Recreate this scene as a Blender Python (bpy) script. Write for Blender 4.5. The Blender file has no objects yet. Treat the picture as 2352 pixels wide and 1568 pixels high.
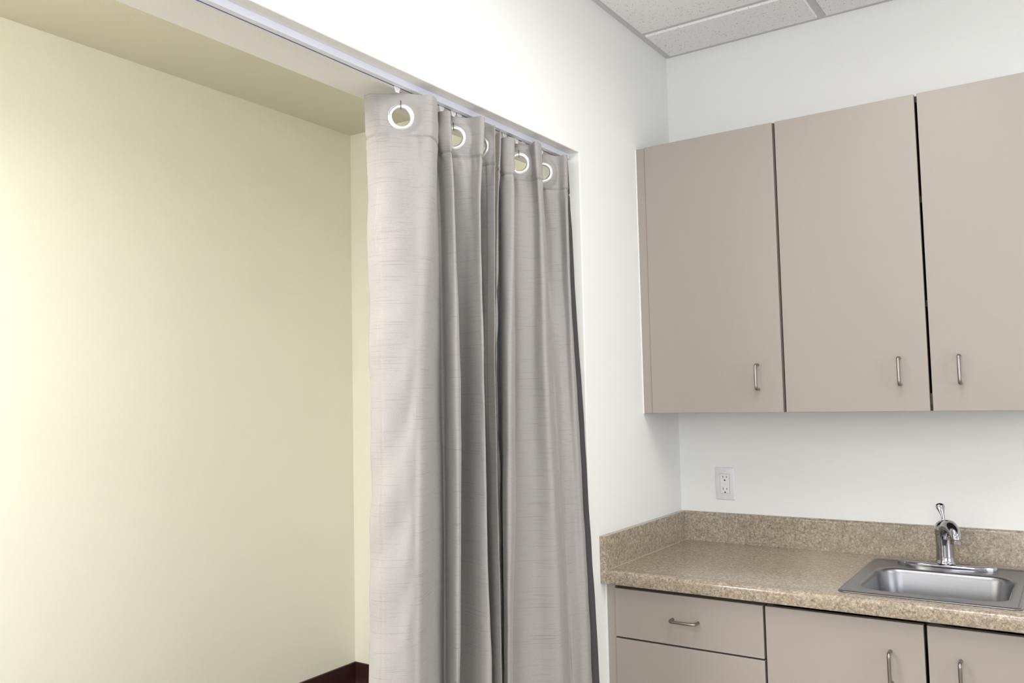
import bpy, bmesh, math
from mathutils import Vector, Matrix, noise

# ------------------------------------------------------------------ camera, exposure, world, lights
S = bpy.context.scene
COL = S.collection
S.view_settings.view_transform = 'Standard'
S.view_settings.look = 'None'
S.view_settings.gamma = 1.0
S.view_settings.use_curve_mapping = False
S.view_settings.exposure = 0.0

YAW, PITCH, ROLL, FPX = math.radians(33.9143), math.radians(3.7249), math.radians(-1.2409), 1930.59
fw = Vector((-math.sin(YAW)*math.cos(PITCH), math.cos(YAW)*math.cos(PITCH), math.sin(PITCH)))
rt = Vector((math.cos(YAW), math.sin(YAW), 0)); up = rt.cross(fw)
r2 = rt*math.cos(ROLL) + up*math.sin(ROLL); u2 = -rt*math.sin(ROLL) + up*math.cos(ROLL)
cam = bpy.data.cameras.new('camera'); cam.sensor_fit = 'HORIZONTAL'; cam.sensor_width = 36.0
cam.lens = FPX*36.0/2352.0; cam.clip_start = 0.05
camo = bpy.data.objects.new('camera', cam); COL.objects.link(camo)
m = Matrix((r2, u2, -fw)).transposed().to_4x4(); m.translation = Vector((1.2251, -2.906, 1.4512))
camo.matrix_world = m
S.camera = camo

W = bpy.data.worlds.new('world'); S.world = W; W.use_nodes = True
W.node_tree.nodes['Background'].inputs[0].default_value = (0.75, 0.85, 1.0, 1)
W.node_tree.nodes['Background'].inputs[1].default_value = 1.0

def area(name, loc, aim, sx, sy, power, col):
    l = bpy.data.lights.new(name, 'AREA'); l.shape = 'RECTANGLE'; l.size = sx; l.size_y = sy
    l.energy = power; l.color = col
    o = bpy.data.objects.new(name, l); COL.objects.link(o); o.location = loc
    o.rotation_euler = (Vector(aim)-Vector(loc)).to_track_quat('-Z', 'Y').to_euler()
    return o
# daylight through the windows of the right and the front wall
area('daylight_right', (3.70, -2.3, 1.55), (0, -2.3, 2.4), 1.7, 1.3, 29, (0.89, 0.94, 1.0))
area('daylight_front', (1.6, -4.70, 1.6), (1.2, 0, 2.9), 1.7, 1.3, 41, (0.94, 0.965, 1.0))
LAMP = 2.5          # glow of the ceiling light diffusers
LAMP_W = 11.0         # light each ceiling light throws, watts
LAMP_SPREAD = 168
ALCOVE_FILL_W = 64

# ------------------------------------------------------------------ helpers
def tag(o, label=None, cat=None, group=None, kind=None):
    if label: o['label'] = label
    if cat: o['category'] = cat
    if group: o['group'] = group
    if kind: o['kind'] = kind
    return o

def empty(name, loc=(0, 0, 0)):
    o = bpy.data.objects.new(name, None); COL.objects.link(o); o.location = loc
    o.empty_display_size = 0.05
    return o

def link(name, bm, mat, parent=None, smooth=False, bevel=0, segs=2, loc=None, autosmooth=None):
    bmesh.ops.recalc_face_normals(bm, faces=bm.faces[:])
    me = bpy.data.meshes.new(name); bm.to_mesh(me); bm.free()
    if smooth:
        for p in me.polygons: p.use_smooth = True
    if autosmooth:
        me.set_sharp_from_angle(angle=math.radians(autosmooth))
    me.materials.append(mat)
    o = bpy.data.objects.new(name, me); COL.objects.link(o)
    if parent:
        o.parent = parent
        # geometry is authored in world coordinates: undo the parents' offsets
        off = Vector((0, 0, 0)); q = parent
        while q: off += Vector(q.location); q = q.parent
        o.location = -off
    if bevel:
        b = o.modifiers.new('bevel', 'BEVEL'); b.width = bevel; b.segments = segs
        b.limit_method = 'ANGLE'; b.angle_limit = math.radians(40); b.harden_normals = False
        for p in me.polygons: p.use_smooth = True
        me.set_sharp_from_angle(angle=math.radians(60))
    return o

def box(bm, x0, x1, y0, y1, z0, z1):
    vs = [bm.verts.new((x, y, z)) for x in (x0, x1) for y in (y0, y1) for z in (z0, z1)]
    for f in ((0, 1, 3, 2), (4, 6, 7, 5), (0, 4, 5, 1), (2, 3, 7, 6), (0, 2, 6, 4), (1, 5, 7, 3)):
        bm.faces.new([vs[i] for i in f])

def B(*a):
    bm = bmesh.new()
    for b in a: box(bm, *b)
    return bm

def prism(bm, pts, axis, a, b):
    """closed outline pts (2D) extruded along axis from a to b"""
    def P(p, t):
        return {0: (t, p[0], p[1]), 1: (p[0], t, p[1]), 2: (p[0], p[1], t)}[axis]
    A = [bm.verts.new(P(p, a)) for p in pts]; Bv = [bm.verts.new(P(p, b)) for p in pts]
    n = len(pts)
    bm.faces.new(A); bm.faces.new(Bv[::-1])
    for i in range(n): bm.faces.new((A[i], Bv[i], Bv[(i+1) % n], A[(i+1) % n]))

def tube(bm, pts, rad, seg=16, cap=True, squash=None):
    """swept round tube through pts, radius list or number; squash=(vector, factor) flattens"""
    pts = [Vector(p) for p in pts]; n = len(pts)
    if not hasattr(rad, '__len__'): rad = [rad]*n
    rings = []; ref = None
    for i, p in enumerate(pts):
        t = (pts[min(i+1, n-1)] - pts[max(i-1, 0)]).normalized()
        if ref is None:
            ref = t.orthogonal().normalized()
        ref = (ref - t*ref.dot(t)).normalized(); bn = t.cross(ref)
        ring = []
        for k in range(seg):
            a = 2*math.pi*k/seg
            d = ref*math.cos(a)*rad[i] + bn*math.sin(a)*rad[i]
            if squash: d = d - squash[0]*d.dot(squash[0])*(1-squash[1])
            ring.append(bm.verts.new(p+d))
        rings.append(ring)
    for a, b in zip(rings, rings[1:]):
        for k in range(seg): bm.faces.new((a[k], a[(k+1) % seg], b[(k+1) % seg], b[k]))
    if cap: bm.faces.new(rings[0][::-1]); bm.faces.new(rings[-1])

def lathe(bm, prof, c, seg=32, basis=None, closed=False):
    """profile (r, h) turned about the axis through c; basis=(u, v, n)"""
    u, v, nrm = basis or (Vector((1, 0, 0)), Vector((0, 1, 0)), Vector((0, 0, 1)))
    c = Vector(c); rings = []
    for r, h in prof:
        rings.append([bm.verts.new(c + u*r*math.cos(2*math.pi*k/seg) + v*r*math.sin(2*math.pi*k/seg) + nrm*h) for k in range(seg)])
    prs = list(zip(rings, rings[1:]))
    if closed: prs.append((rings[-1], rings[0]))
    for a, b in prs:
        for k in range(seg): bm.faces.new((a[k], a[(k+1) % seg], b[(k+1) % seg], b[k]))
    if not closed:
        bm.faces.new(rings[0][::-1]); bm.faces.new(rings[-1])

def cr(p0, p1, p2, p3, t):
    return 0.5*((2*p1) + (-p0+p2)*t + (2*p0-5*p1+4*p2-p3)*t*t + (-p0+3*p1-3*p2+p3)*t**3)

def round_path(pts, r, n=6):
    """polyline with its inner corners rounded by radius r"""
    pts = [Vector(p) for p in pts]; out = [pts[0]]
    for a, b, c in zip(pts, pts[1:], pts[2:]):
        d0 = (a-b).normalized(); d1 = (c-b).normalized()
        p, q = b+d0*r, b+d1*r
        for i in range(n+1):
            t = i/n; out.append(p*(1-t)**2 + b*2*t*(1-t) + q*t*t)
    out.append(pts[-1]); return out

# ------------------------------------------------------------------ materials
def lin(c):
    return tuple(((x/255)/12.92 if x/255 <= 0.04045 else ((x/255+0.055)/1.055)**2.4) for x in c)+(1,)

def mat(name, col, rough=0.6, metal=0.0, spec=0.5):
    M = bpy.data.materials.new(name); M.use_nodes = True
    b = M.node_tree.nodes['Principled BSDF']
    b.inputs['Base Color'].default_value = lin(col)
    b.inputs['Roughness'].default_value = rough
    b.inputs['Metallic'].default_value = metal
    b.inputs['Specular IOR Level'].default_value = spec
    return M

class N:
    """small node-tree writer"""
    def __init__(s, M): s.t = M.node_tree; s.b = s.t.nodes['Principled BSDF']
    def new(s, typ, **kw):
        n = s.t.nodes.new(typ)
        for k, v in kw.items():
            if k.startswith('i_'): n.inputs[k[2:].replace('_', ' ')].default_value = v
            else: setattr(n, k, v)
        return n
    def l(s, a, b): s.t.links.new(a, b)
    def coord(s, scale=(1, 1, 1), src='Object', rot=(0, 0, 0)):
        c = s.new('ShaderNodeTexCoord'); mp = s.new('ShaderNodeMapping')
        mp.inputs['Scale'].default_value = scale; mp.inputs['Rotation'].default_value = rot
        s.l(c.outputs[src], mp.inputs['Vector']); return mp.outputs['Vector']
    def noise(s, vec, scale, detail=2, rough=0.5):
        n = s.new('ShaderNodeTexNoise'); n.inputs['Scale'].default_value = scale
        n.inputs['Detail'].default_value = detail; n.inputs['Roughness'].default_value = rough
        s.l(vec, n.inputs['Vector']); return n.outputs['Fac']
    def ramp(s, fac, stops, interp='LINEAR'):
        r = s.new('ShaderNodeValToRGB'); r.color_ramp.interpolation = interp
        e = r.color_ramp.elements
        while len(e) < len(stops): e.new(0.5)
        for x, (p, c) in zip(e, stops):
            x.position = p; x.color = c if len(c) == 4 else lin(c)
        s.l(fac, r.inputs['Fac']); return r.outputs['Color']
    def mix(s, fac, a, b, mode='MIX'):
        m = s.new('ShaderNodeMix', data_type='RGBA', blend_type=mode)
        for sock, v in ((0, fac), (6, a), (7, b)):
            if isinstance(v, (int, float)): m.inputs[sock].default_value = v
            elif isinstance(v, tuple): m.inputs[sock].default_value = v
            else: s.l(v, m.inputs[sock])
        return m.outputs[2]
    def math(s, op, a, b=0.0):
        m = s.new('ShaderNodeMath', operation=op)
        for i, v in ((0, a), (1, b)):
            if isinstance(v, (int, float)): m.inputs[i].default_value = v
            else: s.l(v, m.inputs[i])
        return m.outputs[0]
    def bump(s, h, strength, dist, prev=None):
        b = s.new('ShaderNodeBump'); b.inputs['Strength'].default_value = strength
        b.inputs['Distance'].default_value = dist; s.l(h, b.inputs['Height'])
        if prev: s.l(prev, b.inputs['Normal'])
        return b.outputs['Normal']

def paint(name, col, rough=0.55, amp=0.0012):
    M = mat(name, col, rough); n = N(M)
    v = n.coord()
    h = n.noise(v, 170, 3, 0.6)
    n.l(n.bump(h, 0.35, amp), n.b.inputs['Normal'])
    big = n.noise(v, 1.7, 2)
    c = lin(col); d = tuple(x*0.97 for x in c[:3])+(1,)
    n.l(n.mix(big, c, d), n.b.inputs['Base Color'])
    return M

WHITE = paint('white_wall_paint', (238, 238, 235))
CREAM = paint('cream_wall_paint', (249, 247, 233))
CREAM_CEIL = paint('cream_ceiling_paint', (232, 227, 210), 0.6)
BASE_DARK = mat('maroon_vinyl_baseboard', (56, 28, 26), 0.45)
FLOOR_M = mat('brown_vinyl_floor', (70, 57, 46), 0.45)
n = N(FLOOR_M); v = n.coord((1, 8, 1))
n.l(n.ramp(n.noise(v, 4, 5), [(0.3, (58, 47, 38)), (0.7, (78, 65, 52))]), n.b.inputs['Base Color'])

TILE = mat('acoustic_tile', (222, 219, 219), 0.9, spec=0.2); n = N(TILE); v = n.coord()
fine = n.noise(v, 260, 2); vo = n.new('ShaderNodeTexVoronoi'); vo.inputs['Scale'].default_value = 170; n.l(v, vo.inputs['Vector'])
cl = n.noise(v, 60, 2)
rad = n.math('MULTIPLY', n.math('SUBTRACT', cl, 0.34), 1.0)
hole = n.math('LESS_THAN', vo.outputs['Distance'], rad)
col = n.mix(fine, lin((250, 249, 249)), lin((240, 239, 239)))
n.l(n.mix(n.math('MULTIPLY', hole, 0.55), col, lin((120, 112, 110))), n.b.inputs['Base Color'])
h = n.math('SUBTRACT', n.math('MULTIPLY', fine, 0.4), hole)
n.l(n.bump(h, 0.5, 0.001), n.b.inputs['Normal'])
GRID = mat('ceiling_grid_paint', (210, 206, 208), 0.45)

LAM = mat('taupe_cabinet_laminate', (186, 173, 163), 0.42); n = N(LAM); v = n.coord()
g = n.noise(v, 900, 2)
n.l(n.mix(g, lin((153, 144, 137)), lin((161, 152, 145))), n.b.inputs['Base Color'])
n.l(n.bump(g, 0.12, 0.0004), n.b.inputs['Normal'])
CAB_SHADE = mat('cabinet_body_gap_shade', (70, 60, 54), 0.7)  # body colour darkened to paint the shadow in the gaps around the fronts
KERF = mat('cabinet_edge_band', (84, 74, 68), 0.5)

# granite-look laminate
GRAN = mat('granite_pattern_laminate', (170, 155, 130), 0.16); n = N(GRAN); v = n.coord()
wq = n.new('ShaderNodeVectorMath', operation='SCALE'); wn = n.new('ShaderNodeTexNoise'); wn.inputs['Scale'].default_value = 60; n.l(v, wn.inputs['Vector'])
n.l(wn.outputs['Color'], wq.inputs[0]); wq.inputs['Scale'].default_value = 0.007
wa = n.new('ShaderNodeVectorMath', operation='ADD'); n.l(v, wa.inputs[0]); n.l(wq.outputs[0], wa.inputs[1]); v = wa.outputs[0]
a1 = n.noise(v, 125, 8, 0.72); a3 = n.noise(v, 55, 6, 0.66)
base = n.ramp(a1, [(0.34, (112, 98, 88)), (0.45, (150, 136, 120)), (0.55, (176, 163, 143)), (0.68, (204, 194, 173))])
base = n.mix(n.math('MULTIPLY', n.ramp(a3, [(0.47, (0, 0, 0)), (0.66, (255, 255, 255))]), 0.55), base, lin((186, 178, 156)))
base = n.mix(n.math('MULTIPLY', n.ramp(n.noise(v, 30, 5, 0.6), [(0.5, (0, 0, 0)), (0.64, (255, 255, 255))]), 0.45), base, lin((142, 128, 112)))
vein = n.ramp(n.math('ABSOLUTE', n.math('SUBTRACT', n.noise(v, 95, 7, 0.7), 0.5)), [(0.0, (255, 255, 255)), (0.03, (0, 0, 0))])
base = n.mix(n.math('MULTIPLY', vein, 0.62), base, lin((100, 84, 78)))
rust = n.ramp(n.noise(v, 75, 6, 0.72), [(0.57, (0, 0, 0)), (0.65, (255, 255, 255))])
base = n.mix(n.math('MULTIPLY', rust, 0.5), base, lin((154, 112, 96)))
speck = n.ramp(n.noise(v, 210, 4, 0.6), [(0.60, (0, 0, 0)), (0.68, (255, 255, 255))])
base = n.mix(n.math('MULTIPLY', speck, 0.75), base, lin((84, 72, 70)))
n.l(base, n.b.inputs['Base Color'])

BRUSH = mat('brushed_stainless', (150, 150, 152), 0.33, 1.0); n = N(BRUSH)
h = n.noise(n.coord((4, 300, 300)), 3, 3)
n.l(n.bump(h, 0.02, 0.0005), n.b.inputs['Normal'])
n.l(n.ramp(h, [(0.3, (142, 142, 145)), (0.7, (152, 152, 155))]), n.b.inputs['Base Color'])
NICKEL = mat('satin_nickel', (150, 144, 140), 0.3, 1.0)
CHROME = mat('chrome', (172, 170, 175), 0.06, 1.0)
DARKMET = mat('dark_aerator', (60, 58, 58), 0.3, 1.0)
RING = mat('satin_silver_grommet', (236, 234, 236), 0.32, 1.0)
WIRE = mat('dark_steel_wire', (60, 55, 58), 0.35, 1.0)
PLAST = mat('white_plastic', (236, 236, 238), 0.35)
OUTPL = mat('white_outlet_plastic', (232, 232, 232), 0.3)
SLOTM = mat('outlet_slot_dark', (28, 24, 22), 0.6)
TRACKM = mat('white_enamelled_track', (226, 228, 240), 0.3)
TRACKIN = mat('track_slot_dark', (24, 22, 26), 0.7)
CAULK = mat('white_caulk', (230, 229, 226), 0.5)

def fabric(name):
    M = mat(name, (176, 168, 163), 0.62); n = N(M)
    uv = n.new('ShaderNodeUVMap'); uv.uv_map = 'UVMap'
    def mp(sc, rot=0.0):
        k = n.new('ShaderNodeMapping'); k.inputs['Scale'].default_value = sc; k.inputs['Rotation'].default_value = (0, 0, rot)
        n.l(uv.outputs['UV'], k.inputs['Vector']); return k.outputs['Vector']
    # twill: fine diagonal ribs
    wv = n.new('ShaderNodeTexWave', wave_type='BANDS', bands_direction='X')
    wv.inputs['Scale'].default_value = 175; wv.inputs['Distortion'].default_value = 1.2
    wv.inputs['Detail'].default_value = 1; n.l(mp((1, 1, 1), math.radians(40)), wv.inputs['Vector'])
    tw = wv.outputs['Fac']
    fleck = n.ramp(n.noise(mp((620, 900, 1)), 1, 2), [(0.38, (0, 0, 0)), (0.62, (255, 255, 255))])
    # slubs: thin crosswise yarns of random length
    s1 = n.noise(mp((9, 520, 1)), 1, 1, 0.4)
    s1 = n.ramp(s1, [(0.655, (0, 0, 0)), (0.70, (255, 255, 255))])
    s2 = n.noise(mp((16, 700, 1)), 1, 1, 0.4)
    s2 = n.ramp(s2, [(0.66, (0, 0, 0)), (0.72, (255, 255, 255))])
    slub = n.math('MAXIMUM', s1, n.math('MULTIPLY', s2, 0.6))
    c = n.mix(tw, lin((142, 139, 136)), lin((176, 172, 169)))
    c = n.mix(n.math('MULTIPLY', fleck, 0.42), c, lin((134, 129, 126)))
    c = n.mix(n.math('MULTIPLY', slub, 0.45), c, lin((112, 106, 101)))
    n.l(c, n.b.inputs['Base Color'])
    hh = n.math('ADD', n.math('MULTIPLY', tw, 0.35), n.math('MULTIPLY', slub, 1.0))
    n.l(n.bump(hh, 0.35, 0.0006), n.b.inputs['Normal'])
    n.b.inputs['Sheen Weight'].default_value = 0.15
    n.b.inputs['Sheen Roughness'].default_value = 0.4
    return M
FAB = fabric('taupe_slub_fabric')
END_CLOTH = mat('charcoal_curtain_end', (70, 66, 66), 0.85)

# ------------------------------------------------------------------ the room
H = 2.708          # ceiling grid
HO = 2.1882        # underside of the opening's header
YO = -0.6932       # jamb of the opening
XR, YF = 3.6, -4.6
AL_D, AL_Y, AL_H = -1.958, 0.311, 2.869

def struct(name, bm, m, **kw):
    o = link(name, bm, m, **kw); o['kind'] = 'structure'; return o

bm = bmesh.new()      # wall with the wide opening: one plate with a notch, 0.2 m thick
cy_, cz0 = [YF-0.1, -3.35, YO, AL_Y+0.1], [0, HO, 3.0]
cells = {(0, 0), (2, 0), (0, 1), (1, 1), (2, 1)}; vd = {}
def wv(x, j, k):
    if (x, j, k) not in vd: vd[(x, j, k)] = bm.verts.new((x, cy_[j], cz0[k]))
    return vd[(x, j, k)]
for (j, k) in cells:
    for x in (-0.2, 0.0): bm.faces.new((wv(x, j, k), wv(x, j+1, k), wv(x, j+1, k+1), wv(x, j, k+1)))
    for nb, e0, e1 in (((j-1, k), (j, k), (j, k+1)), ((j+1, k), (j+1, k), (j+1, k+1)), ((j, k-1), (j, k), (j+1, k)), ((j, k+1), (j, k+1), (j+1, k+1))):
        if nb not in cells: bm.faces.new((wv(-0.2, *e0), wv(0.0, *e0), wv(0.0, *e1), wv(-0.2, *e1)))
struct('wall_left', bm, WHITE, bevel=0.004, segs=3)
struct('wall_back', B((0, XR+0.15, 0, 0.12, 0, 3.0)), WHITE)
# right and front wall, each with one window opening
bm = B((XR, XR+0.12, YF, -3.2, 0, 3.0), (XR, XR+0.12, -1.4, 0.12, 0, 3.0), (XR, XR+0.12, -3.2, -1.4, 0, 0.85), (XR, XR+0.12, -3.2, -1.4, 2.25, 3.0))
struct('wall_right', bm, WHITE)
bm = B((0, 0.7, YF-0.12, YF, 0, 3.0), (2.5, XR+0.12, YF-0.12, YF, 0, 3.0), (0.7, 2.5, YF-0.12, YF, 0, 0.95), (0.7, 2.5, YF-0.12, YF, 2.25, 3.0))
struct('wall_front', bm, WHITE)
ROOM_FLOOR = mat('pale_vinyl_floor', (176, 166, 152), 0.4)
struct('floor', B((-0.1, XR+0.12, YF-0.12, AL_Y+0.1, -0.05, 0)), ROOM_FLOOR)
struct('floor_alcove', B((AL_D-0.1, -0.1, YF-0.12, AL_Y+0.1, -0.05, 0)), FLOOR_M)
struct('wall_alcove_back', B((AL_D-0.1, AL_D, YF, AL_Y+0.1, 0, 3.0)), CREAM)
struct('wall_alcove_right', B((AL_D, -0.2, AL_Y, AL_Y+0.1, 0, 3.0)), CREAM)
struct('wall_alcove_left', B((AL_D, -0.2, -3.7, -3.6, 0, 3.0)), CREAM)
struct('ceiling_alcove', B((AL_D, -0.2, -3.6, AL_Y, AL_H, AL_H+0.06)), CREAM_CEIL)

def baseboard(name, pts, out):      # cove base 0.1016 high following pts; out = side normal per segment
    bm = bmesh.new()
    for (a, b, nx, ny) in pts:
        h = 0.1016
        prof = [(0, 0), (0.018, 0), (0.011, 0.012), (0.009, 0.03), (0.009, h-0.002), (0.007, h), (0, h)]
        A = [bm.verts.new((a[0]+nx*q, a[1]+ny*q, z)) for q, z in prof]
        C = [bm.verts.new((b[0]+nx*q, b[1]+ny*q, z)) for q, z in prof]
        bm.faces.new(A); bm.faces.new(C[::-1])
        for i in range(len(prof)):
            bm.faces.new((A[i], C[i], C[(i+1) % len(prof)], A[(i+1) % len(prof)]))
    return struct(name, bm, BASE_DARK)
baseboard('baseboard_alcove_back', [((AL_D, -3.6), (AL_D, AL_Y), 1, 0)], 0)
baseboard('baseboard_alcove_right', [((AL_D, AL_Y), (-0.2, AL_Y), 0, -1)], 0)
baseboard('baseboard_right', [((XR, YF), (XR, 0), -1, 0)], 0)

# windows behind the camera and to the right: daylight comes in here
def window(name, horiz, a0, a1, z0, z1, pos, sign):
    w = bpy.data.objects.new(name, None); COL.objects.link(w); w['kind'] = 'structure'
    bm = bmesh.new(); t = 0.05
    def bb(a, b, c, d, dep=0.03):
        lo, hi = sorted((pos, pos+sign*dep))
        if horiz: box(bm, a, b, lo, hi, c, d)
        else: box(bm, lo, hi, a, b, c, d)
    bb(a0, a1, z0, z0+t); bb(a0, a1, z1-t, z1); bb(a0, a0+t, z0+t, z1-t); bb(a1-t, a1, z0+t, z1-t)
    mid = (a0+a1)/2; bb(mid-0.02, mid+0.02, z0+t, z1-t)
    link('window_frame', bm, PLAST, w)
window('window_1', False, -3.2, -1.4, 0.85, 2.25, XR+0.05, 1)
window('window_2', True, 0.7, 2.5, 0.95, 2.25, YF-0.05, -1)

# suspended ceiling: tegular tiles dropping a little below the grid
GX = [0.572, 1.182, 1.792, 2.402, 3.012]; GY = [-0.252, -0.862, -2.081, -3.30, -4.52]
xs = [0.0]+GX+[XR]; ys = [0.0]+GY+[YF]
lights = [(0.572, 1.182, -0.862, -2.081), (2.402, 3.012, -0.862, -2.081), (0.572, 1.182, -3.30, -4.52)]  # the second panel is unseen, added as fill for the right side
bm = bmesh.new()
for i in range(len(xs)-1):
    for j in range(len(ys)-1):
        x0, x1, y1, y0 = xs[i], xs[i+1], ys[j], ys[j+1]
        if any(abs(L[0]-x0) < 0.01 and abs(L[2]-y1) < 0.01 for L in lights): continue
        e = 0.0125
        ax0 = x0 + (0.022 if i == 0 else e); ax1 = x1 - (0.022 if i == len(xs)-2 else e)
        ay1 = y1 - (0.022 if j == 0 else e); ay0 = y0 + e
        dz = -0.006
        # chamfered drop edge
        v = [bm.verts.new(p) for p in ((ax0, ay0, H+0.002), (ax1, ay0, H+0.002), (ax1, ay1, H+0.002), (ax0, ay1, H+0.002),
             (ax0+0.004, ay0+0.004, H+dz), (ax1-0.004, ay0+0.004, H+dz), (ax1-0.004, ay1-0.004, H+dz), (ax0+0.004, ay1-0.004, H+dz))]
        bm.faces.new(v[4:8])
        for k in range(4): bm.faces.new((v[k], v[(k+1) % 4], v[4+(k+1) % 4], v[4+k]))
        bm.faces.new(v[0:4][::-1])
struct('ceiling', bm, TILE)
bm = bmesh.new()      # grid flanges and the wall angle
for gx in GX: box(bm, gx-0.012, gx+0.012, YF, 0, H, H+0.004)
for gy in GY: box(bm, 0, XR, gy-0.012, gy+0.012, H+0.0005, H+0.0035)
box(bm, 0, 0.022, YF, 0, H-0.0012, H+0.006); box(bm, 0, XR, -0.022, 0, H-0.001, H+0.006)
box(bm, XR-0.022, XR, YF, 0, H-0.001, H+0.006); box(bm, 0, XR, YF, YF+0.022, H-0.001, H+0.006)
struct('trim_1', bm, GRID)

# recessed lay-in ceiling lights
DIFF = bpy.data.materials.new('lit_diffuser'); DIFF.use_nodes = True
b = DIFF.node_tree.nodes['Principled BSDF']
b.inputs['Base Color'].default_value = (0.9, 0.9, 0.9, 1); b.inputs['Emission Color'].default_value = (1.0, 0.965, 0.92, 1)
b.inputs['Emission Strength'].default_value = LAMP
LBL = ['recessed white ceiling light panel above the sink cabinets', 'unseen ceiling light panel added to fill the right side of the room',
       'recessed white ceiling light panel at the front wall']
for k, (x0, x1, y1, y0) in enumerate(lights):
    t = empty('ceiling_light', ((x0+x1)/2, (y0+y1)/2, H))
    tag(t, LBL[k], 'ceiling light', 'recessed ceiling lights')
    f = 0.03
    bm = B((x0+0.013, x0+f, y0+0.013, y1-0.013, H-0.004, H+0.05), (x1-f, x1-0.013, y0+0.013, y1-0.013, H-0.004, H+0.05),
           (x0+f, x1-f, y0+0.013, y0+f, H-0.004, H+0.05), (x0+f, x1-f, y1-f, y1-0.013, H-0.004, H+0.05), (x0+0.013, x1-0.013, y0+0.013, y1-0.013, H+0.05, H+0.06))
    link('light_frame', bm, GRID, t)
    link('light_diffuser', B((x0+f, x1-f, y0+f, y1-f, H, H+0.006)), DIFF, t)
    l = area('lamp_tubes', ((x0+x1)/2, (y0+y1)/2, H-0.003), ((x0+x1)/2, (y0+y1)/2+0.0001, 0), (x1-x0)-0.1, abs(y1-y0)-0.1, LAMP_W, (1.0, 0.99, 0.975))
    l.rotation_euler = (0, 0, 0); l.data.spread = math.radians(LAMP_SPREAD)

# unseen flush ceiling light, added to brighten the alcove
t = empty('ceiling_light', (-0.70, -2.98, AL_H)); tag(t, 'unseen long ceiling light added to brighten the cream alcove', 'ceiling light')
x0, x1, y0, y1 = -1.00, -0.40, -3.59, -2.37
link('light_frame', B((x0, x0+0.03, y0, y1, AL_H-0.05, AL_H-0.0005), (x1-0.03, x1, y0, y1, AL_H-0.05, AL_H-0.0005), (x0+0.03, x1-0.03, y0, y0+0.03, AL_H-0.05, AL_H-0.0005), (x0+0.03, x1-0.03, y1-0.03, y1, AL_H-0.05, AL_H-0.0005)), GRID, t)
link('light_diffuser', B((x0+0.03, x1-0.03, y0+0.03, y1-0.03, AL_H-0.044, AL_H-0.038)), DIFF, t)
l = area('alcove_fill', (-0.70, -3.06, AL_H-0.047), (-0.70, -3.0599, 0), 0.5, 0.95, ALCOVE_FILL_W, (1.0, 0.995, 0.985))
l.rotation_euler = (0, 0, 0); l.data.spread = math.radians(165)

# ------------------------------------------------------------------ curtain track on the header's underside
trk = empty('curtain_track', (-0.045, -2.0, HO))
tag(trk, 'white ceiling curtain track running under the opening header', 'curtain track')
YT0, YT1 = -3.34, YO-0.004
tz = HO-0.0155
bm = B((-0.0375, -0.035, YT0, YT1, tz, HO-0.0002), (-0.0605, -0.058, YT0, YT1, tz, HO-0.0002), (-0.058, -0.0375, YT0, YT1, HO-0.0025, HO-0.0002),
       (-0.0487, -0.0375, YT0, YT1, tz, tz+0.0015), (-0.058, -0.0547, YT0, YT1, tz, tz+0.0015))
link('track_rail', bm, TRACKM, trk)
link('track_channel', B((-0.0575, -0.038, YT0+0.002, YT1-0.002, HO-0.004, HO-0.0027)), TRACKIN, trk)

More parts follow.
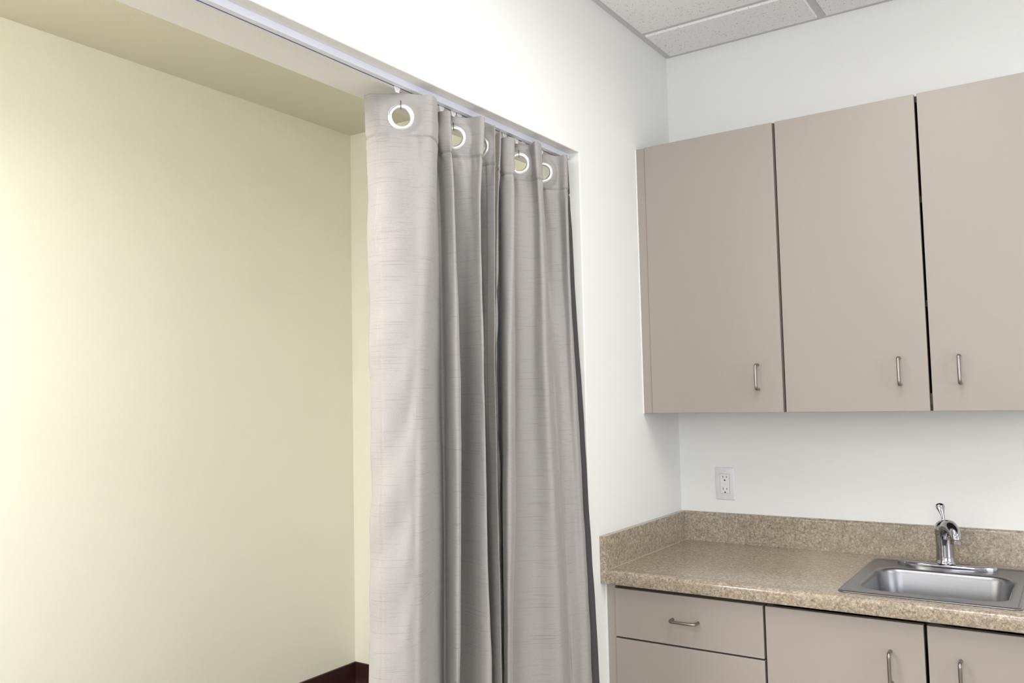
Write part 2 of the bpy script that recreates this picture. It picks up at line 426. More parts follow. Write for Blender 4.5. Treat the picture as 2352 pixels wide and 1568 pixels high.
# ------------------------------------------------------------------ curtain
# plan of the folds, (x, y) at the heights LEVELS, walking along the cloth
LEVELS = [2.163, 1.95, 1.5, 1.1, 0.7, 0.06]
FOLDS_LEFT = [
    [(-0.1250, -1.4930), (-0.1200, -1.4941), (-0.1000, -1.5133), (-0.0900, -1.5271), (-0.0800, -1.5504)],
    [(-0.0920, -1.4841), (-0.0750, -1.5000), (-0.0600, -1.5151), (-0.0500, -1.5299), (-0.0400, -1.5529)],
    [(-0.0600, -1.4535), (-0.0400, -1.4800), (-0.0250, -1.4865), (-0.0150, -1.5058), (-0.0100, -1.5193)],
    [(-0.0280, -1.4241), (-0.0150, -1.4439), (-0.0050, -1.4654), (0.0000, -1.4842), (0.0000, -1.4957)],
    [(0.0000, -1.4021), (0.0030, -1.4140), (0.0030, -1.4432), (0.0060, -1.4634), (0.0060, -1.4769)],
    [(-0.0180, -1.3590), (-0.0200, -1.3651), (-0.0200, -1.3906), (-0.0220, -1.4009), (-0.0200, -1.4160)],
    [(-0.0550, -1.3185), (-0.0550, -1.3204), (-0.0500, -1.3312), (-0.0400, -1.3536), (-0.0350, -1.3714)],
    [(-0.0950, -1.2834), (-0.0750, -1.2856), (-0.0620, -1.2962), (-0.0620, -1.2999), (-0.0600, -1.3129)],
    [(-0.0550, -1.2998), (-0.0450, -1.2937), (-0.0100, -1.3281), (-0.0060, -1.3409), (-0.0020, -1.3587)],
    [(-0.0340, -1.2863), (-0.0220, -1.2918), (0.0040, -1.3192), (0.0120, -1.3378), (0.0140, -1.3551)],
    [(-0.0500, -1.2835), (-0.0380, -1.2731), (-0.0250, -1.2781), (-0.0200, -1.2944), (-0.0200, -1.3093)],
    [(-0.0850, -1.2573), (-0.0780, -1.2433), (-0.0850, -1.2181), (-0.0850, -1.2258), (-0.0850, -1.2440)],
    [(-0.0550, -1.2489), (-0.0450, -1.2283), (-0.0620, -1.2083), (-0.0600, -1.2193), (-0.0580, -1.2339)],
    [(-0.0330, -1.2195), (-0.0220, -1.2204), (-0.0040, -1.2333), (0.0020, -1.2436), (0.0040, -1.2505)],
    [(0.0100, -1.2070), (0.0060, -1.2215), (0.0140, -1.2308), (0.0200, -1.2380), (0.0220, -1.2365)],
    [(-0.0200, -1.1752), (-0.0200, -1.1916), (-0.0200, -1.1950), (-0.0200, -1.1970), (-0.0200, -1.1957)],
    [(-0.0550, -1.1563), (-0.0700, -1.1428), (-0.0800, -1.1281), (-0.0850, -1.1226), (-0.0850, -1.1243)],
    [(-0.0950, -1.1452), (-0.0950, -1.1188), (-0.1000, -1.0969), (-0.1000, -1.0865), (-0.1000, -1.0881)],
    [(-0.0550, -1.1447), (-0.0600, -1.1253), (-0.0650, -1.1216), (-0.0700, -1.1086), (-0.0700, -1.1107)],
    [(-0.0300, -1.1323), (-0.0350, -1.1286), (-0.0450, -1.1261), (-0.0400, -1.1295), (-0.0300, -1.1481)],
    [(-0.0070, -1.1291), (-0.0150, -1.1273), (-0.0200, -1.1341), (-0.0180, -1.1337), (-0.0080, -1.1493)],
]
FOLDS_RIGHT = [
    [(-0.1000, -1.0347), (-0.1100, -1.0176), (-0.1150, -1.0157), (-0.1150, -1.0131), (-0.1150, -1.0130)],
    [(-0.0550, -1.0650), (-0.0650, -1.0624), (-0.0750, -1.0599), (-0.0800, -1.0548), (-0.0800, -1.0572)],
    [(-0.0250, -1.0792), (-0.0350, -1.0868), (-0.0550, -1.0783), (-0.0600, -1.0714), (-0.0600, -1.0740)],
    [(-0.0550, -1.0443), (-0.0650, -1.0439), (-0.0750, -1.0457), (-0.0800, -1.0345), (-0.0800, -1.0410)],
    [(-0.0800, -1.0169), (-0.0800, -1.0182), (-0.0750, -1.0333), (-0.0750, -1.0356), (-0.0700, -1.0535)],
    [(-0.0500, -1.0285), (-0.0480, -1.0413), (-0.0240, -1.0847), (-0.0200, -1.1034), (-0.0180, -1.1213)],
    [(-0.0300, -1.0088), (-0.0200, -1.0342), (-0.0060, -1.0786), (-0.0030, -1.1025), (-0.0020, -1.1253)],
    [(-0.0550, -0.9847), (-0.0350, -1.0097), (-0.0300, -1.0263), (-0.0300, -1.0462), (-0.0300, -1.0700)],
    [(-0.0880, -0.9602), (-0.0780, -0.9720), (-0.0850, -0.9702), (-0.0850, -0.9939), (-0.0850, -1.0153)],
    [(-0.0550, -0.9495), (-0.0520, -0.9514), (-0.0620, -0.9523), (-0.0600, -0.9628), (-0.0580, -0.9822)],
    [(-0.0350, -0.9259), (-0.0300, -0.9200), (-0.0340, -0.9286), (-0.0300, -0.9389), (-0.0250, -0.9468)],
    [(0.0000, -0.9442), (0.0000, -0.9262), (0.0080, -0.9275), (0.0160, -0.9182), (0.0220, -0.9133)],
    [(-0.0120, -0.8974), (-0.0100, -0.8868), (-0.0060, -0.8767), (0.0000, -0.8634), (0.0060, -0.8556)],
    [(-0.0880, -0.8344), (-0.0700, -0.8192), (-0.0160, -0.8434), (-0.0060, -0.8365), (0.0000, -0.8284)],
    [(-0.0520, -0.8238), (-0.0420, -0.8009), (-0.0180, -0.8133), (-0.0030, -0.8197), (0.0060, -0.8193)],
    [(-0.0260, -0.7873), (-0.0200, -0.7827), (-0.0020, -0.7959), (0.0060, -0.7906), (0.0120, -0.7852)],
    [(0.0030, -0.7806), (0.0080, -0.7925), (0.0160, -0.7919), (0.0220, -0.7759), (0.0260, -0.7672)],
    [(-0.0200, -0.7361), (-0.0150, -0.7453), (-0.0020, -0.7502), (0.0080, -0.7380), (0.0160, -0.7361)],
    [(-0.0323, -0.7240), (-0.0246, -0.7287), (-0.0111, -0.7291), (0.0014, -0.7210), (0.0118, -0.7170)],
    [(-0.0325, -0.7120), (-0.0222, -0.7120), (-0.0081, -0.7080), (0.0067, -0.7040), (0.0197, -0.6980)],
    [(-0.0700, -0.7350), (-0.0600, -0.7350), (-0.0500, -0.7350), (-0.0450, -0.7350), (-0.0350, -0.7400)],
]

def fold_fn(F, sub):
    """-> list of columns; each column = list of (x, y) at every level"""
    cols = []
    F = [c + [tuple(c[4][k] + (c[4][k]-c[3][k])*0.9 for k in (0, 1))] for c in F]
    n = len(F)
    for i in range(n-1):
        a, b, c, d = F[max(i-1, 0)], F[i], F[i+1], F[min(i+2, n-1)]
        for s in range(sub):
            t = s/sub
            cols.append([Vector((cr(a[L][0], b[L][0], c[L][0], d[L][0], t), cr(a[L][1], b[L][1], c[L][1], d[L][1], t))) for L in range(6)])
    cols.append([Vector(F[-1][L]) for L in range(6)])
    return cols

def sstep(e0, e1, x):
    t = max(0.0, min(1.0, (x-e0)/(e1-e0))); return t*t*(3-2*t)

def make_curtain(name, F, grommets, label, seed, hem_left, hem_right, dark_from=None):
    root = empty(name, (F[0][0][0], F[0][0][1], 0.06)); tag(root, label, 'curtain', 'grommet curtains drawn to the jamb')
    cols = fold_fn(F, 12)
    # resample evenly along the top edge, about 2.6 mm apart
    L0 = [0.0]
    for a, b in zip(cols, cols[1:]): L0.append(L0[-1] + (b[0]-a[0]).length)
    tot = L0[-1]; nn = int(tot/0.0026); res = []
    j = 0
    for i in range(nn+1):
        s = tot*i/nn
        while j < len(L0)-2 and L0[j+1] < s: j += 1
        t = (s-L0[j])/max(1e-9, L0[j+1]-L0[j])
        res.append([cols[j][k].lerp(cols[j+1][k], t) for k in range(6)])
    cols = res
    S0 = [tot*i/nn for i in range(nn+1)]
    # smooth a touch along the cloth so that folds are rounded
    for _ in range(2):
        cols = [cols[0]] + [[(cols[i-1][k]+cols[i][k]*2+cols[i+1][k])/4 for k in range(6)] for i in range(1, nn)] + [cols[-1]]
    zs = []
    z = 2.163
    while z > 2.00: zs.append(z); z -= 0.0026
    while z > 0.06: zs.append(z); z -= 0.011
    zs.append(0.06)
    # grommet planes
    G = []
    for gi in grommets:
        ctrl = Vector(F[gi][0]); i = min(range(nn+1), key=lambda q: (cols[q][0]-ctrl).length)
        a, b = cols[max(0, i-9)][0], cols[min(nn, i+9)][0]
        tan = (b-a).normalized()
        c = Vector((-0.054, 0)); # centre on the track's line
        t = (c.x-cols[i][0].x)/tan.x if abs(tan.x) > 0.3 else 0
        t = max(-0.012, min(0.012, t))
        c = cols[i][0] + tan*t
        G.append((S0[i]+t, c, tan))
    ZG = 2.107
    def point(i, z):
        C = cols[i]
        k = 0
        while k < 4 and LEVELS[k+1] > z: k += 1
        t = (LEVELS[k]-z)/(LEVELS[k]-LEVELS[k+1])
        p0, p1, p2, p3 = C[max(k-1, 0)], C[k], C[k+1], C[min(k+2, 5)]
        t = max(0, min(1, t))
        q = Vector((cr(p0.x, p1.x, p2.x, p3.x, t), cr(p0.y, p1.y, p2.y, p3.y, t)))
        return q
    bm = bmesh.new(); uvl = bm.loops.layers.uv.new('UVMap')
    grid = []
    for z in zs:
        row = []
        pts = [point(i, z) for i in range(nn+1)]
        for i in range(nn+1):
            q = pts[i]; s = S0[i]
            a = pts[max(0, i-3)]; b = pts[min(nn, i+3)]
            tn = (b-a).normalized(); nr = Vector((tn.y, -tn.x))   # faces the room
            if nr.x < 0 and False: nr = -nr
            depth = sstep(2.12, 1.9, z)
            w = (noise.noise(Vector((s*14+seed, z*3.1, 0)))*0.0035 + noise.noise(Vector((s*34+seed, z*11, 5)))*0.0013) * (0.25+0.75*depth)
            # puckers under the heading seam
            w += noise.noise(Vector((s*55+seed, z*12, 9)))*0.0045*math.exp(-((z-2.050)/0.030)**2)
            w -= 0.0030*math.exp(-((z-2.0575)/0.0030)**2)
            w += 0.0012*sstep(2.056, 2.062, z)
            # soft cross creases near the hem edge
            if s < 0.12: w += 0.010*noise.noise(Vector((s*9+seed, z*7.5-s*10, 2)))*sstep(2.02, 1.8, z)*sstep(0.13, 0.08, s)
            # side hem: doubled cloth with a stitched step
            if hem_left: w += 0.0014*(1-sstep(0.030, 0.033, s)) - 0.0018*math.exp(-((s-0.0315)/0.0022)**2) - 0.0025*max(0.0, 1-s/0.031)*sstep(2.15, 2.0, z)
            if hem_right: w += 0.0012*sstep(tot-0.032, tot-0.029, s) - 0.001*math.exp(-((tot-0.030-s)/0.0015)**2)
            q = q + nr*w
            dip = 0.0
            for sg, c, tan in G:
                m_ = math.hypot(s-sg, z-ZG)
                k = 1-sstep(0.031, 0.052, m_)
                if k > 0: q = q.lerp(c + tan*(s-sg), k)
                dip = max(dip, 1-abs(s-sg)/0.05)
            zz = z
            if z > 2.12: zz = z + (0.004*max(0, dip) - 0.003 + 0.003*noise.noise(Vector((s*25+seed, 0, 0))))*sstep(2.135, 2.163, z)
            row.append(bm.verts.new((q.x, q.y, zz)))
        grid.append(row)
    for r in range(len(zs)-1):
        for i in range(nn):
            s = (S0[i]+S0[i+1])/2; z = (zs[r]+zs[r+1])/2
            if any((s-sg)**2+(z-ZG)**2 < 0.0235**2 for sg, c, t in G): continue
            f = bm.faces.new((grid[r][i], grid[r+1][i], grid[r+1][i+1], grid[r][i+1]))
            for lp, (ii, rr) in zip(f.loops, ((i, r), (i, r+1), (i+1, r+1), (i+1, r))):
                lp[uvl].uv = (S0[ii], zs[rr])
    loose = [v for v in bm.verts if not v.link_faces]
    bmesh.ops.delete(bm, geom=loose, context='VERTS')
    cl = link('curtain_cloth', bm, FAB, root, smooth=True)
    so = cl.modifiers.new('thickness', 'SOLIDIFY'); so.thickness = 0.0012; so.offset = 0
    if dark_from is not None:     # the last hand's breadth of cloth is coloured charcoal
        ci = min(range(nn+1), key=lambda q: (res[q][0]-Vector(F[dark_from][0])).length)
        cl.data.materials.append(END_CLOTH)
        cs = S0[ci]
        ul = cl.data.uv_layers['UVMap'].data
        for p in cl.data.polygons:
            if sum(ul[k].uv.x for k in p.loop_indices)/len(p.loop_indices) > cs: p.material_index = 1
    # grommet rings, each with its wire hook
    zax = Vector((0, 0, 1))
    for sg, c, tan in G:
        u = Vector((tan.x, tan.y, 0)); nrm = Vector((tan.y, -tan.x, 0))
        cc = Vector((c.x, c.y, ZG))
        bm = bmesh.new()
        prof = []
        for k in range(20):
            a = 2*math.pi*k/20
            prof.append((0.0255+0.0048*math.cos(a), 0.0030*math.sin(a)))
        lathe(bm, prof, cc, 56, (u, zax, nrm), closed=True)
        lathe(bm, [(0.0298, -0.0017), (0.0308, -0.0012), (0.0308, 0.0012), (0.0298, 0.0017)], cc, 56, (u, zax, nrm), closed=True)
        rg = link('grommet', bm, RING, root, smooth=True)
        bm = bmesh.new()
        for sd in (1,):
            tube(bm, round_path([cc+zax*0.040-nrm*0.003, cc+zax*0.038+nrm*0.003, cc+zax*0.0255+nrm*0.0046, cc+zax*0.0185+nrm*0.002, cc+zax*0.0185-nrm*0.003], 0.002, 4), 0.0007, 8)
        link('hook_wire', bm, WIRE, rg, smooth=True)
    return root, G

cL, GL = make_curtain('curtain', FOLDS_LEFT, [2, 6, 12, 16 if False else 18], 'taupe slub-weave grommet curtain panel nearer the camera, its flat leading edge hanging free', 3.0, True, True)
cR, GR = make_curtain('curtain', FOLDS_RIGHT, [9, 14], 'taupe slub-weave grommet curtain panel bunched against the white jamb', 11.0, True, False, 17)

# gliders in the track
def glider_bm(y):
    bm = bmesh.new(); x = -0.0517
    prism(bm, [(y-0.010, tz+0.001), (y+0.010, tz+0.001), (y+0.0085, tz-0.004), (y+0.0065, tz-0.009), (y+0.0055, tz-0.0125), (y-0.0055, tz-0.0125), (y-0.0065, tz-0.009), (y-0.0085, tz-0.004)], 0, x-0.0011, x+0.0011)
    return bm
gl = [(-1.4621, 'white plastic glider above the leftmost grommet of the curtains'),
      (-1.2978, 'white plastic glider behind the first rounded fold, left of the tucked second grommet'),
      (-1.2504, 'white plastic glider directly above the second visible grommet'),
      (-1.2251, 'white plastic glider just right of the one above the second grommet'),
      (-1.0206, 'white plastic glider peeking behind the rounded fold left of the fourth grommet'),
      (-0.9621, 'white plastic glider above the fourth visible grommet, left of its pair'),
      (-0.9240, 'white plastic glider right of its pair above the fourth grommet'),
      (-0.8302, 'white plastic glider above the rightmost visible grommet')]
g0 = link('curtain_glider', glider_bm(0), PLAST, bevel=0.0005)
for k, (y, lb) in enumerate(gl):
    o = g0 if k == 0 else g0.copy()
    if k: COL.objects.link(o)
    o.location = (0, y, 0); tag(o, lb, 'curtain glider', 'gliders in the curtain track')

# ------------------------------------------------------------------ cabinets
def pull(parent, c, axis, length=0.0762, proj=0.03, r=0.0043):
    """bent-rod pull; c = centre on the door face, facing -y"""
    c = Vector(c); d = Vector((0, 0, 1)) if axis == 'z' else Vector((1, 0, 0)); o = Vector((0, -1, 0))
    pts = round_path([c-d*length/2, c-d*length/2+o*proj, c+d*length/2+o*proj, c+d*length/2], 0.0105, 7)
    bm = bmesh.new(); tube(bm, pts, r, 18)
    return link('handle', bm, NICKEL, parent, smooth=True, autosmooth=50)

def front(name, x0, x1, z0, z1, yf, parent, t=0.019):
    return link(name, B((x0, x1, yf, yf+t, z0, z1)), LAM, parent, bevel=0.0012)

UB, UT, UY = 1.3842, 2.2886, -0.302
def carcass(x0, x1, yf, yb, z0, z1, shelves, t=0.018):
    bm = B((x0, x0+t, yf, yb, z0, z1), (x1-t, x1, yf, yb, z0, z1), (x0+t, x1-t, yf, yb, z0, z0+t), (x0+t, x1-t, yf, yb, z1-t, z1), (x0+t, x1-t, yb-0.006, yb, z0+t, z1-t))
    for s in shelves: box(bm, x0+t, x1-t, yf+0.01, yb-0.006, s, s+t)
    return bm
DG = 0.0015
# wall cupboard, single door
t = empty('wall_cupboard', (0.24, -0.15, UB)); tag(t, 'taupe wall cupboard with one door, nearest the room corner', 'cupboard', 'wall cupboards')
link('cupboard_body', carcass(0.036, 0.474, UY+0.019+DG, -0.001, UB+0.001, UT-0.001, [1.68, 1.98]), CAB_SHADE, t)
d = front('door', 0.0352, 0.4705, UB, UT, UY, t); pull(d, (0.397, UY, 1.4945), 'z')
link('edge_band', B((0.462, 0.4755, UY+0.004, UY+0.0205, UB+0.0005, UT-0.002)), KERF, t)
# filler against the side wall
bm = B((0.0035, 0.034, UY+0.0035, UY+0.0225, UB, UT-0.001)); f = link('filler_panel', bm, LAM, bevel=0.0008)
tag(f, 'narrow taupe filler strip between the wall cupboard and the side wall', 'filler strip')
link('caulk_line', B((0.0, 0.0034, UY+0.004, UY+0.012, UB, UT-0.001)), CAULK, f)
# wall cupboard, pair of doors
t = empty('wall_cupboard', (0.88, -0.15, UB)); tag(t, 'wide taupe wall cupboard with a pair of doors above the sink', 'cupboard', 'wall cupboards')
link('cupboard_body', carcass(0.476, 1.284, UY+0.019+DG, -0.001, UB+0.001, UT-0.001, [1.68, 1.98]), CAB_SHADE, t)
d = front('door', 0.4785, 0.8765, UB, UT, UY, t); pull(d, (0.804, UY, 1.4985), 'z')
d = front('door', 0.8835, 1.2815, UB, UT, UY, t); pull(d, (0.956, UY, 1.4985), 'z')
link('edge_band', B((0.8740, 0.8860, UY+0.0192, UY+0.0203, UB+0.018, UB+0.05)), KERF, t)

# base units
CT = 0.9233; CB = 0.885; BF = -0.610
t = empty('base_cabinet', (0.26, -0.3, 0)); tag(t, 'taupe base cabinet with stacked drawers at the left end of the counter', 'cabinet', 'base cabinets')
bm = carcass(0.034, 0.484, BF+0.019+DG, -0.001, 0.10, CB-0.001, [0.71])
box(bm, 0.034, 0.484, BF+0.09, BF+0.108, 0, 0.10)
link('cabinet_body', bm, CAB_SHADE, t)
for z0, z1, hz in ((0.7285, 0.8705, 0.801), (0.425, 0.7235, 0.60), (0.115, 0.419, 0.29)):
    dr = front('drawer', 0.034, 0.4805, z0, z1, BF, t); pull(dr, (0.257, BF, hz), 'x')
bm = B((0.0055, 0.0330, BF+0.004, BF+0.022, 0.0, CB-0.001)); f = link('filler_panel', bm, LAM, bevel=0.0008)
tag(f, 'narrow taupe filler strip between the base cabinet drawers and the white wall', 'filler strip')
link('caulk_line', B((0.0, 0.0054, BF+0.006, BF+0.014, 0.0, CB-0.001)), CAULK, f)
t = empty('base_cabinet', (0.88, -0.3, 0)); tag(t, 'taupe base cabinet with a pair of doors under the sink', 'cabinet', 'base cabinets')
t0 = 0.018; x0, x1, yf, yb = 0.486, 1.286, BF+0.019+DG, -0.001
bm = B((x0, x0+t0, yf, yb, 0.1, CB-0.001), (x1-t0, x1, yf, yb, 0.1, CB-0.001), (x0+t0, x1-t0, yf, yb, 0.1, 0.118), (x0+t0, x1-t0, yb-0.006, yb, 0.118, CB-0.001), (x0, x1, BF+0.09, BF+0.108, 0, 0.1))
link('cabinet_body', bm, CAB_SHADE, t)
d = front('door', 0.4870, 0.8760, 0.115, 0.8705, BF, t); pull(d, (0.799, BF, 0.759), 'z')
d = front('door', 0.8840, 1.2800, 0.115, 0.8705, BF, t); pull(d, (0.955, BF, 0.759), 'z')

# ------------------------------------------------------------------ countertop with splashes and rolled front edge
SX0, SX1, SY0, SY1 = 0.668, 1.088, -0.583, -0.083     # sink rim outline
ct = empty('countertop', (0.7, -0.3, CB)); tag(ct, 'granite-patterned beige laminate countertop with rolled front edge and splashes', 'countertop')
nose = []
R = 0.014
for k in range(9):
    a = math.pi/2*k/8
    nose.append((-0.635+R-R*math.sin(a), CT+0.0012-R+R*math.cos(a)))
prof = [(-0.0185, CT)] + [(-0.585, CT), (-0.600, CT+0.0004), (-0.612, CT+0.0012)] + nose + [(-0.635, CB+0.005), (-0.633, CB), (-0.60, CB), (-0.60, CT-0.02), (-0.0185, CT-0.02)]
def clipprof(prof, y0, y1):
    """part of the closed profile between y0 and y1 (front / back strips beside the sink)"""
    out = []
    n_ = len(prof)
    for i in range(n_):
        a, b = prof[i], prof[(i+1) % n_]
        ins = y0 <= a[0] <= y1
        if ins: out.append(a)
        ks = []
        for yy in (y0, y1):
            if (a[0]-yy)*(b[0]-yy) < 0:
                tt = (yy-a[0])/(b[0]-a[0]); ks.append((tt, (yy, a[1]+(b[1]-a[1])*tt)))
        for _, q in sorted(ks): out.append(q)
    return out
bm = bmesh.new()
hx0, hx1, hy0, hy1 = SX0+0.02, SX1-0.02, SY0+0.02, SY1-0.02
prism(bm, prof, 0, 0.0192, hx0); prism(bm, prof, 0, hx1, 1.305)
prism(bm, clipprof(prof, -1, hy0), 0, hx0, hx1); prism(bm, clipprof(prof, hy1, 0), 0, hx0, hx1)
link('counter_slab', bm, GRAN, ct, smooth=True, autosmooth=35)
bm = bmesh.new()       # rear splash with a small rolled top
zt = CT+0.1016
prism(bm, [(-0.0005, CT-0.02), (-0.0005, zt), (-0.011, zt), (-0.0142, zt-0.0007), (-0.0168, zt-0.0025), (-0.0184, zt-0.0052), (-0.019, zt-0.009), (-0.019, CT+0.004), (-0.0195, CT+0.001), (-0.0195, CT-0.02)], 0, 0.0192, 1.305)
link('back_splash', bm, GRAN, ct, smooth=True, autosmooth=35)
link('side_splash', B((0.0005, 0.019, -0.6352, -0.0005, CB, zt)), GRAN, ct, bevel=0.0008)
bm = B((0.019, 0.0203, -0.612, -0.0192, CT-0.001, CT+0.0012))
link('caulk_line', bm, mat('beige_caulk', (190, 178, 158), 0.4), ct)
cm = bmesh.new(); lathe(cm, [(0.002, 0), (0.0025, 0.0012), (0.001, 0.002)], (0.357, -0.037, CT+0.0001), 10)
tag(link('crumb', cm, SLOTM, smooth=True), 'tiny dark crumb lying on the counter by the rear splash', 'crumb')

# ------------------------------------------------------------------ sink
sk = empty('sink', ((SX0+SX1)/2, (SY0+SY1)/2, CT)); tag(sk, 'small rectangular stainless steel drop-in sink set in the counter', 'sink')
def rrect(x0, x1, y0, y1, r, n_=7):
    pts = []
    for cx, cy, a0 in ((x1-r, y1-r, 0), (x0+r, y1-r, 90), (x0+r, y0+r, 180), (x1-r, y0+r, 270)):
        for k in range(n_+1):
            a = math.radians(a0+90*k/n_); pts.append((cx+r*math.cos(a), cy+r*math.sin(a)))
    return pts
bx0, bx1, by0, by1 = 0.708, 1.052, -0.520, -0.212
loops = [(rrect(SX0, SX1, SY0, SY1, 0.022), CT+0.0014), (rrect(SX0+0.001, SX1-0.001, SY0+0.001, SY1-0.001, 0.022), CT+0.0025),
         (rrect(SX0+0.006, SX1-0.006, SY0+0.006, SY1-0.006, 0.019), CT+0.0042), (rrect(SX0+0.011, SX1-0.011, SY0+0.011, SY1-0.011, 0.016), CT+0.0040), (rrect(SX0+0.0125, SX1-0.0125, SY0+0.0125, SY1-0.0125, 0.0155), CT+0.0018),
         (rrect(SX0+0.015, SX1-0.015, SY0+0.015, SY1-0.015, 0.015), CT+0.0022),
         (rrect(bx0-0.010, bx1+0.010, by0-0.010, by1+0.010, 0.065), CT+0.0022), (rrect(bx0-0.004, bx1+0.004, by0-0.004, by1+0.004, 0.062), CT+0.0012),
         (rrect(bx0, bx1, by0, by1, 0.058), CT-0.003), (rrect(bx0+0.004, bx1-0.004, by0+0.004, by1-0.004, 0.056), CT-0.012)]
for d_, zz in ((0.010, 0.06), (0.018, 0.11)):
    loops.append((rrect(bx0+d_, bx1-d_, by0+d_, by1-d_, 0.054), CT-zz))
for k in range(1, 7):
    a = math.pi/2*k/6; rr = 0.035
    d_ = 0.020+rr*(1-math.cos(a)); zz = 0.118+rr*math.sin(a)
    loops.append((rrect(bx0+d_, bx1-d_, by0+d_, by1-d_, max(0.02, 0.054-d_*0.4)), CT-zz))
bm = bmesh.new(); rings = [[bm.verts.new((x, y, z)) for x, y in pts] for pts, z in loops]
for a, b_ in zip(rings, rings[1:]):
    m_ = len(a)
    for k in range(m_): bm.faces.new((a[k], a[(k+1) % m_], b_[(k+1) % m_], b_[k]))
bm.faces.new(rings[-1])
o = link('basin', bm, BRUSH, sk, smooth=True, autosmooth=70)
so = o.modifiers.new('thickness', 'SOLIDIFY'); so.thickness = 0.001; so.offset = -1
bm = bmesh.new(); lathe(bm, [(0.042, 0.0), (0.042, 0.002), (0.036, 0.003), (0.030, 0.0), (0.012, -0.001)], ((bx0+bx1)/2, (by0+by1)/2, CT-0.1525), 36)
link('drain', bm, CHROME, sk, smooth=True)

# ------------------------------------------------------------------ faucet
FX, FY, FZ = 0.874, -0.140, CT+0.0024
fc = empty('faucet', (FX, FY, FZ)); tag(fc, 'chrome single-lever faucet on a long oval deck plate behind the sink', 'faucet')
bm = bmesh.new(); outl = []
for k in range(64):        # long lens-shaped deck plate
    a = 2*math.pi*k/64
    cx_, sy_ = math.cos(a), math.sin(a)
    outl.append((0.131*math.copysign(abs(cx_)**0.95, cx_), 0.037*math.copysign(abs(sy_)**1.15, sy_)))
rg = []
for sc_, zz in ((1.0, 0.0), (1.0, 0.010), (0.99, 0.0118), (0.96, 0.0132), (0.6, 0.0145), (0.2, 0.015)):
    rg.append([bm.verts.new((FX+x*sc_, FY+y*sc_, FZ+zz)) for x, y in outl])
for a, b_ in zip(rg, rg[1:]):
    for k in range(64): bm.faces.new((a[k], a[(k+1) % 64], b_[(k+1) % 64], b_[k]))
bm.faces.new(rg[-1]); bm.faces.new(rg[0][::-1])
link('deck_plate', bm, CHROME, fc, smooth=True, autosmooth=60)
bm = bmesh.new()
lathe(bm, [(0.0280, 0.010), (0.0280, 0.0165), (0.0262, 0.019), (0.0250, 0.024), (0.0243, 0.035), (0.0238, 0.065), (0.0245, 0.090), (0.0251, 0.093), (0.0243, 0.0945), (0.0251, 0.096), (0.0256, 0.106), (0.0245, 0.117), (0.0205, 0.127), (0.0130, 0.134), (0.004, 0.1365)], (FX, FY, FZ), 48)
link('faucet_body', bm, CHROME, fc, smooth=True, autosmooth=60)
th = math.radians(26); D = Vector((math.sin(th), -math.cos(th), 0)); C0 = Vector((FX, FY, FZ)); Z = Vector((0, 0, 1))
path = []; rads = []
ctrl = [(0.000, 0.060, 0.0160), (0.006, 0.088, 0.0190), (0.016, 0.110, 0.0205), (0.032, 0.122, 0.0200), (0.052, 0.124, 0.0185), (0.071, 0.117, 0.0168), (0.083, 0.106, 0.0153), (0.087, 0.098, 0.0145), (0.088, 0.094, 0.0142)]
for i in range(len(ctrl)-1):
    a, b_, c_, d_ = ctrl[max(i-1, 0)], ctrl[i], ctrl[i+1], ctrl[min(i+2, len(ctrl)-1)]
    for s_ in range(5):
        q = [cr(a[k], b_[k], c_[k], d_[k], s_/5) for k in range(3)]
        path.append(C0+D*q[0]+Z*q[1]); rads.append(q[2])
path.append(C0+D*ctrl[-1][0]+Z*ctrl[-1][1]); rads.append(ctrl[-1][2])
bm = bmesh.new(); tube(bm, path, rads, 32)
sp = link('spout', bm, CHROME, fc, smooth=True, autosmooth=60)
bm = bmesh.new(); tp = path[-1]
lathe(bm, [(0.0134, 0.001), (0.0134, -0.0015), (0.0145, -0.002), (0.0145, -0.011), (0.013, -0.012), (0.0105, -0.0105), (0.004, -0.0105)], tp, 32)
link('aerator', bm, CHROME, sp, smooth=True, autosmooth=50)
# lever: slim stem opening into a flattened teardrop
bk = -D; cl_ = [(0.000, 0.124, 0.0080), (0.001, 0.135, 0.0062), (0.004, 0.144, 0.0052), (0.009, 0.153, 0.0062), (0.015, 0.162, 0.0090), (0.020, 0.170, 0.0118), (0.023, 0.1755, 0.0122), (0.0255, 0.1795, 0.0098), (0.027, 0.182, 0.0030)]
path = []; rads = []
for i in range(len(cl_)-1):
    a, b_, c_, d_ = cl_[max(i-1, 0)], cl_[i], cl_[i+1], cl_[min(i+2, len(cl_)-1)]
    for s_ in range(5):
        q = [cr(a[k], b_[k], c_[k], d_[k], s_/5) for k in range(3)]
        path.append(C0+bk*q[0]+Z*q[1]); rads.append(max(0.001, q[2]))
bm = bmesh.new(); tube(bm, path, rads, 28, squash=((bk*0.88-Z*0.47).normalized(), 0.7))
link('lever', bm, CHROME, fc, smooth=True)

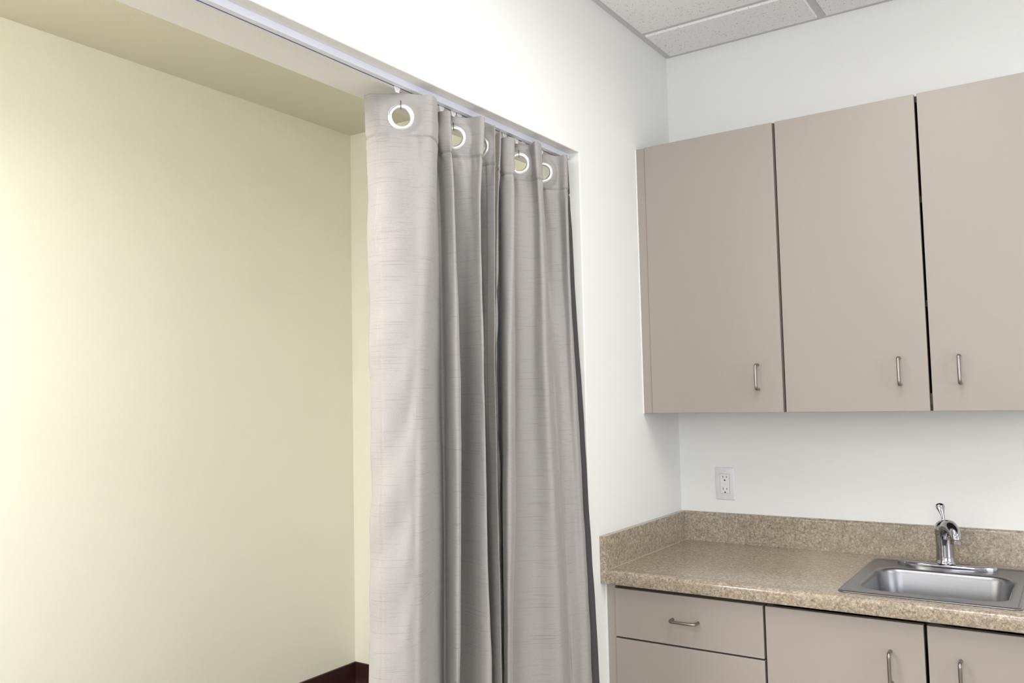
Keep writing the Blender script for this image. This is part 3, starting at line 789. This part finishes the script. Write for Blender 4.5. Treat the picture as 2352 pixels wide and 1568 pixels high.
# ------------------------------------------------------------------ outlet
ox0, ox1, oz0, oz1 = 0.1335, 0.2035, 1.0705, 1.1845
ou = empty('wall_outlet', ((ox0+ox1)/2, 0, (oz0+oz1)/2)); tag(ou, 'white double wall outlet on the wall above the counter', 'outlet')
bm = bmesh.new()
a_ = [(ox0, oz0), (ox1, oz0), (ox1, oz1), (ox0, oz1)]; e = 0.004
v = [bm.verts.new((x, -0.0001, z)) for x, z in a_] + [bm.verts.new((x, -0.003, z)) for x, z in a_] + \
    [bm.verts.new((x+(e if x == ox0 else -e), -0.006, z+(e if z == oz0 else -e))) for x, z in a_]
for s_ in (0, 4):
    for k in range(4): bm.faces.new((v[s_+k], v[s_+(k+1) % 4], v[s_+4+(k+1) % 4], v[s_+4+k]))
bm.faces.new(v[8:12]); bm.faces.new(v[0:4][::-1])
link('cover_plate', bm, OUTPL, ou, bevel=0.0008)
cx_, cz_ = (ox0+ox1)/2, (oz0+oz1)/2
link('outlet_surround', B((cx_-0.0172, cx_+0.0172, -0.0063, -0.0058, cz_-0.0342, cz_+0.0342)), mat('outlet_gap', (150, 148, 146), 0.6), ou)
rc = link('receptacle', B((cx_-0.0165, cx_+0.0165, -0.0076, -0.0060, cz_-0.0335, cz_+0.0335)), OUTPL, ou, bevel=0.0006)
for dz in (0.0215, -0.0205):
    for dx, hh in ((-0.0063, 0.0041), (0.0063, 0.0034)):
        link('slot', B((cx_+dx-0.0009, cx_+dx+0.0009, -0.0079, -0.0072, cz_+dz+0.002-hh, cz_+dz+0.002+hh)), SLOTM, rc)
    bm = bmesh.new(); lathe(bm, [(0.0024, 0), (0.0024, 0.0008)], (cx_, -0.0072, cz_+dz-0.0095), 16, (Vector((1, 0, 0)), Vector((0, 0, 1)), Vector((0, -1, 0))))
    box(bm, cx_-0.0024, cx_+0.0024, -0.0080, -0.0072, cz_+dz-0.0119, cz_+dz-0.0095)
    link('slot', bm, SLOTM, rc)
for dz in (0.0035, -0.0045):
    link('test_button', B((cx_-0.0075, cx_+0.0075, -0.0088, -0.0074, cz_+dz-0.003, cz_+dz+0.003)), OUTPL, rc, bevel=0.0004)
for dz in (0.0475, -0.0475):
    bm = bmesh.new(); lathe(bm, [(0.003, 0), (0.0028, 0.001), (0.001, 0.0013)], (cx_, -0.006, cz_+dz), 16, (Vector((1, 0, 0)), Vector((0, 0, 1)), Vector((0, -1, 0))))
    link('screw', bm, OUTPL, ou, smooth=True)
